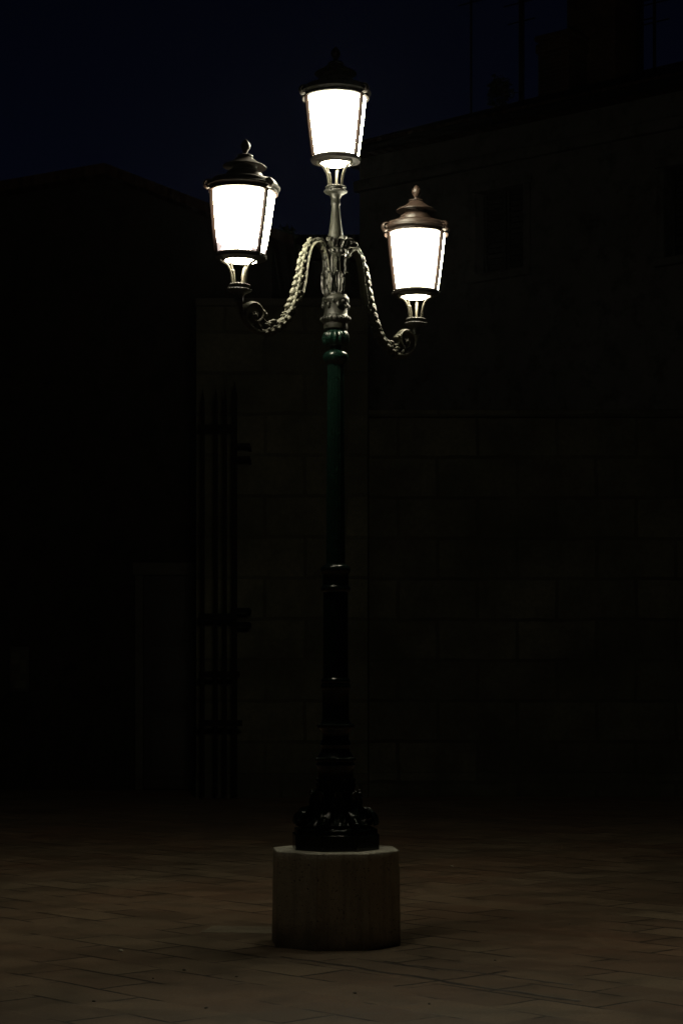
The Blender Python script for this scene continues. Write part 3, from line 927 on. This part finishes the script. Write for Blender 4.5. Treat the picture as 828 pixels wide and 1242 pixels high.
# ------------------------------------------------------------------ lanterns
def build_lantern(loc, bar_az, tilt, glass, roofmat):
    L = MB()
    # lower band and rim: the frame
    L.lathe([(0.098, 0.178), (0.110, 0.186), (0.140, 0.189), (0.154, 0.192), (0.158, 0.199), (0.157, 0.214), (0.151, 0.218), (0.149, 0.222), (0.138, 0.222), (0.10, 0.20), (0.098, 0.178)], 56, close=False)
    fr = L.build('lantern', M['rim'], lamp, loc=loc)
    fr.rotation_euler = (0, tilt, 0)
    cn = MB()                                          # pierced edging of the lower band
    for k in range(40):
        a = 2 * PI * k / 40
        cn.ell((0.1575 * math.cos(a), 0.1575 * math.sin(a), 0.2065), (0.004, 0.004, 0.0055), n=6, m=4)
    cn.build('beaded_edging', M['rim'], fr)
    # top rim
    t = MB()
    t.lathe([(0.188, 0.607), (0.206, 0.606), (0.213, 0.610), (0.214, 0.616), (0.208, 0.621), (0.209, 0.628), (0.218, 0.634), (0.224, 0.642), (0.223, 0.650), (0.212, 0.656),
             (0.206, 0.672), (0.197, 0.684), (0.165, 0.692), (0.12, 0.696)], 64)
    t.build('top_rim', roofmat, fr, loc=(0, 0, -0.018))
    # roof steps
    t = MB()
    t.lathe([(0.150, 0.6945), (0.128, 0.698), (0.117, 0.706), (0.114, 0.720), (0.106, 0.735), (0.094, 0.745), (0.080, 0.750), (0.074, 0.765), (0.078, 0.785)], 48)
    t.lathe([(0.076, 0.774), (0.126, 0.768), (0.134, 0.769), (0.134, 0.774), (0.120, 0.782), (0.092, 0.795), (0.064, 0.813), (0.046, 0.829), (0.043, 0.833), (0.051, 0.836), (0.049, 0.841), (0.028, 0.849), (0.015, 0.853)], 48)
    t.build('roof', roofmat, fr, loc=(0, 0, -0.018))
    # acorn finial
    t = MB()
    t.lathe([(0.013, 0.851), (0.011, 0.860), (0.013, 0.866), (0.019, 0.869), (0.016, 0.873), (0.021, 0.880), (0.0285, 0.892), (0.0305, 0.903), (0.028, 0.916), (0.020, 0.930), (0.010, 0.941), (0.003, 0.946)], 24)
    t.build('finial', roofmat, fr, loc=(0, 0, -0.022))
    # three panes, three bars, three scroll ears
    def lerp(z): return 0.146 + (0.193 - 0.146) * (z - 0.215) / (0.594 - 0.215) + 0.003 * math.sin(PI * (z - 0.215) / 0.379)
    zs = [0.2155 + 0.3765 * i / 10 for i in range(11)]
    for k in range(3):
        a = bar_az + k * 2 * PI / 3
        g = MB()
        inner = [(lerp(z) - 0.004, z) for z in zs]
        outer = [(lerp(z), z) for z in zs]
        half = PI / 3 - 0.022
        m0, m1 = a + PI / 3 - half, a + PI / 3 + half
        g.lathe(outer, 22, a0=m0, a1=m1)
        g.lathe(inner, 22, a0=m0, a1=m1)
        g.build('glass_pane', glass, fr)
        br = MB()
        for i, z in enumerate(zs):
            pass
        pts = [(lerp(z) + 0.002) for z in zs]
        v, f = [], []
        ca, sa = math.cos(a), math.sin(a)
        for z, q in zip(zs, pts):
            for dr_, dt_ in ((-0.012, -0.0105), (0.008, -0.012), (0.019, -0.008), (0.019, 0.008), (0.008, 0.012), (-0.012, 0.0105)):
                rr = q + dr_
                v.append((rr * ca - dt_ * sa, rr * sa + dt_ * ca, z))
        for i in range(len(zs) - 1):
            for j in range(6):
                f.append((i * 6 + j, i * 6 + (j + 1) % 6, (i + 1) * 6 + (j + 1) % 6, (i + 1) * 6 + j))
        f.append((5, 4, 3, 2, 1, 0)); f.append(tuple((len(zs) - 1) * 6 + j for j in range(6)))
        br.add(v, f)
        br.build('bar', M['coppery'], fr, smooth=25)
        ear = MB()
        pts = []
        for i in range(16):
            tt = i / 15
            th = R(115) - tt * R(430)
            q = 0.030 * (1 - 0.68 * tt)
            pts.append((0.222 + q * math.cos(th), 0, 0.640 + q * math.sin(th)))
        ear.tube([(0.192, 0, 0.660), (0.203, 0, 0.668)] + pts, 0.0085, 8, Matrix.Rotation(a, 4, 'Z'), flatten=2.0, sub=2)
        ear.ell((0.222, 0, 0.640), (0.012, 0.022, 0.012), Matrix.Rotation(a, 4, 'Z'))
        ear.build('scroll_ear', roofmat, fr, loc=(0, 0, -0.018))
    # white opal plate under the glass
    p = MB()
    p.lathe([(0.012, 0.1785), (0.088, 0.177), (0.098, 0.180), (0.100, 0.183), (0.09, 0.187), (0.012, 0.188)], 40)
    p.build('opal_plate', M['plate'], fr)
    # three-ribbed cage on a beaded cup
    cg = MB()
    for k in range(3):
        a = bar_az + k * 2 * PI / 3
        RT = Matrix.Rotation(a, 4, 'Z')
        cg.tube([(0.047, 0, 0.036), (0.050, 0, 0.070), (0.058, 0, 0.105), (0.075, 0, 0.140), (0.098, 0, 0.160), (0.118, 0, 0.164), (0.128, 0, 0.172), (0.124, 0, 0.182), (0.114, 0, 0.180)],
                [0.008, 0.0075, 0.0075, 0.008, 0.008, 0.008, 0.007, 0.006, 0.005], 8, RT, flatten=1.1)
    cg.tube([(0.030, -0.012, 0.03), (0.034, -0.014, 0.09), (0.048, -0.020, 0.13), (0.055, -0.022, 0.17)], 0.006, 8, Matrix.Rotation(bar_az + 0.35, 4, 'Z'))
    cg.ell((0.044, -0.018, 0.115), (0.014, 0.010, 0.010), Matrix.Rotation(bar_az + 0.35, 4, 'Z'))
    cg.build('cage', M['cage'], fr)
    c = MB()
    c.lathe([(0.020, -0.075), (0.028, -0.070), (0.030, -0.055), (0.027, -0.045), (0.030, -0.030), (0.042, -0.018), (0.060, -0.010), (0.070, -0.005), (0.0725, 0.002), (0.069, 0.007), (0.058, 0.010),
             (0.052, 0.014), (0.054, 0.022), (0.060, 0.027), (0.060, 0.033), (0.054, 0.037), (0.035, 0.039)], 40)
    for k in range(22):
        a = 2 * PI * k / 22
        c.ell((0.0605 * math.cos(a), 0.0605 * math.sin(a), 0.030), 0.0068, n=8, m=5)
        c.ell((0.071 * math.cos(a), 0.071 * math.sin(a), 0.003), (0.0055, 0.0055, 0.005), n=8, m=5)
    c.build('cup', M['drab'], fr)
    return fr

ARM_R = 0.78
cup_z = 4.035 - ZP
# angles seen from above; the camera looks along +Y, so -90 degrees faces it
build_lantern((0, 0, pz(233) + 0.0), R(-90 - 66), 0.0, M['glass'], M['rim'])
build_lantern((ARM_R * math.cos(ARML), ARM_R * math.sin(ARML), cup_z + 0.016), R(-90 - 74), R(2.4), M['glass_dirty'], M['brown'])
build_lantern((ARM_R * math.cos(ARMR), ARM_R * math.sin(ARMR), cup_z + 0.010), R(-90 - 66), R(0.2), M['glass'], M['brown'])

# ------------------------------------------------------------------ small things on the paving
def ground_at(px, py):
    Y = CAMZ * F / (py - HY)
    return wx(px, Y), Y
x, y = ground_at(293, 1128)
sl = MB().box((-0.24, -0.18, -0.03), (0.24, 0.18, 0.005), bev=0.006).build('access_slab', M['lid'], loc=(x, y, 0))
sl.rotation_euler = (0, 0, R(-8))
tag(sl, 'pale rectangular stone slab set in the paving just left of the pedestal', 'slab')
def pebble(px, py, s, mat, name, lab, cat, grp=None):
    x, y = ground_at(px, py)
    m = MB()
    m.ell((0, 0, s * 0.3), (s, s * 0.7, s * 0.4), n=9, m=6)
    for i, v in enumerate(m.v): m.v[i] = v * (1 + 0.25 * mnoise.noise(v * 40 + Vector((px, py, 0))))
    o = m.build(name, mat, loc=(x, y, 0))
    o.rotation_euler = (0, 0, rnd.uniform(0, 6))
    tag(o, lab, cat, grp)
    return o
pebble(147, 1154, 0.018, M['paper'], 'paper_scrap', 'crumpled pale scrap lying on the paving at left', 'litter')
pebble(548, 1051, 0.014, M['paper'], 'paper_scrap', 'tiny pale scrap on the dark paving right of the pedestal', 'litter')
for (px, py) in ((186, 1187), (287, 1185), (114, 1215), (250, 1223), (224, 1177), (520, 1218), (600, 1165), (690, 1121), (430, 1205)):
    pebble(px, py, rnd.uniform(0.007, 0.013), M['pebble'], 'pebble', 'small grey pebble lying loose on the paving', 'pebble', 'pebbles scattered on the paving')

# ------------------------------------------------------------------ thin haze volume, added to stand in for lens glow round the lanterns
if HAZE_D > 0:
    hz = MB().box((-151, -41, -1.0), (151, 301, 24)).build('haze', M['stone'], smooth=0)
    hm = bpy.data.materials.new('glow_haze')
    hm.use_nodes = True
    hm.node_tree.nodes.clear()
    pv = hm.node_tree.nodes.new('ShaderNodeVolumePrincipled')
    pv.inputs['Color'].default_value = (0.9, 0.92, 0.95, 1)
    pv.inputs['Density'].default_value = HAZE_D
    pv.inputs['Anisotropy'].default_value = 0.88
    ho = hm.node_tree.nodes.new('ShaderNodeOutputMaterial')
    hm.node_tree.links.new(pv.outputs[0], ho.inputs['Volume'])
    hz.data.materials.clear(); hz.data.materials.append(hm)
    tag(hz, 'thin haze added to imitate lens glow around the lanterns', 'haze', kind='stuff')
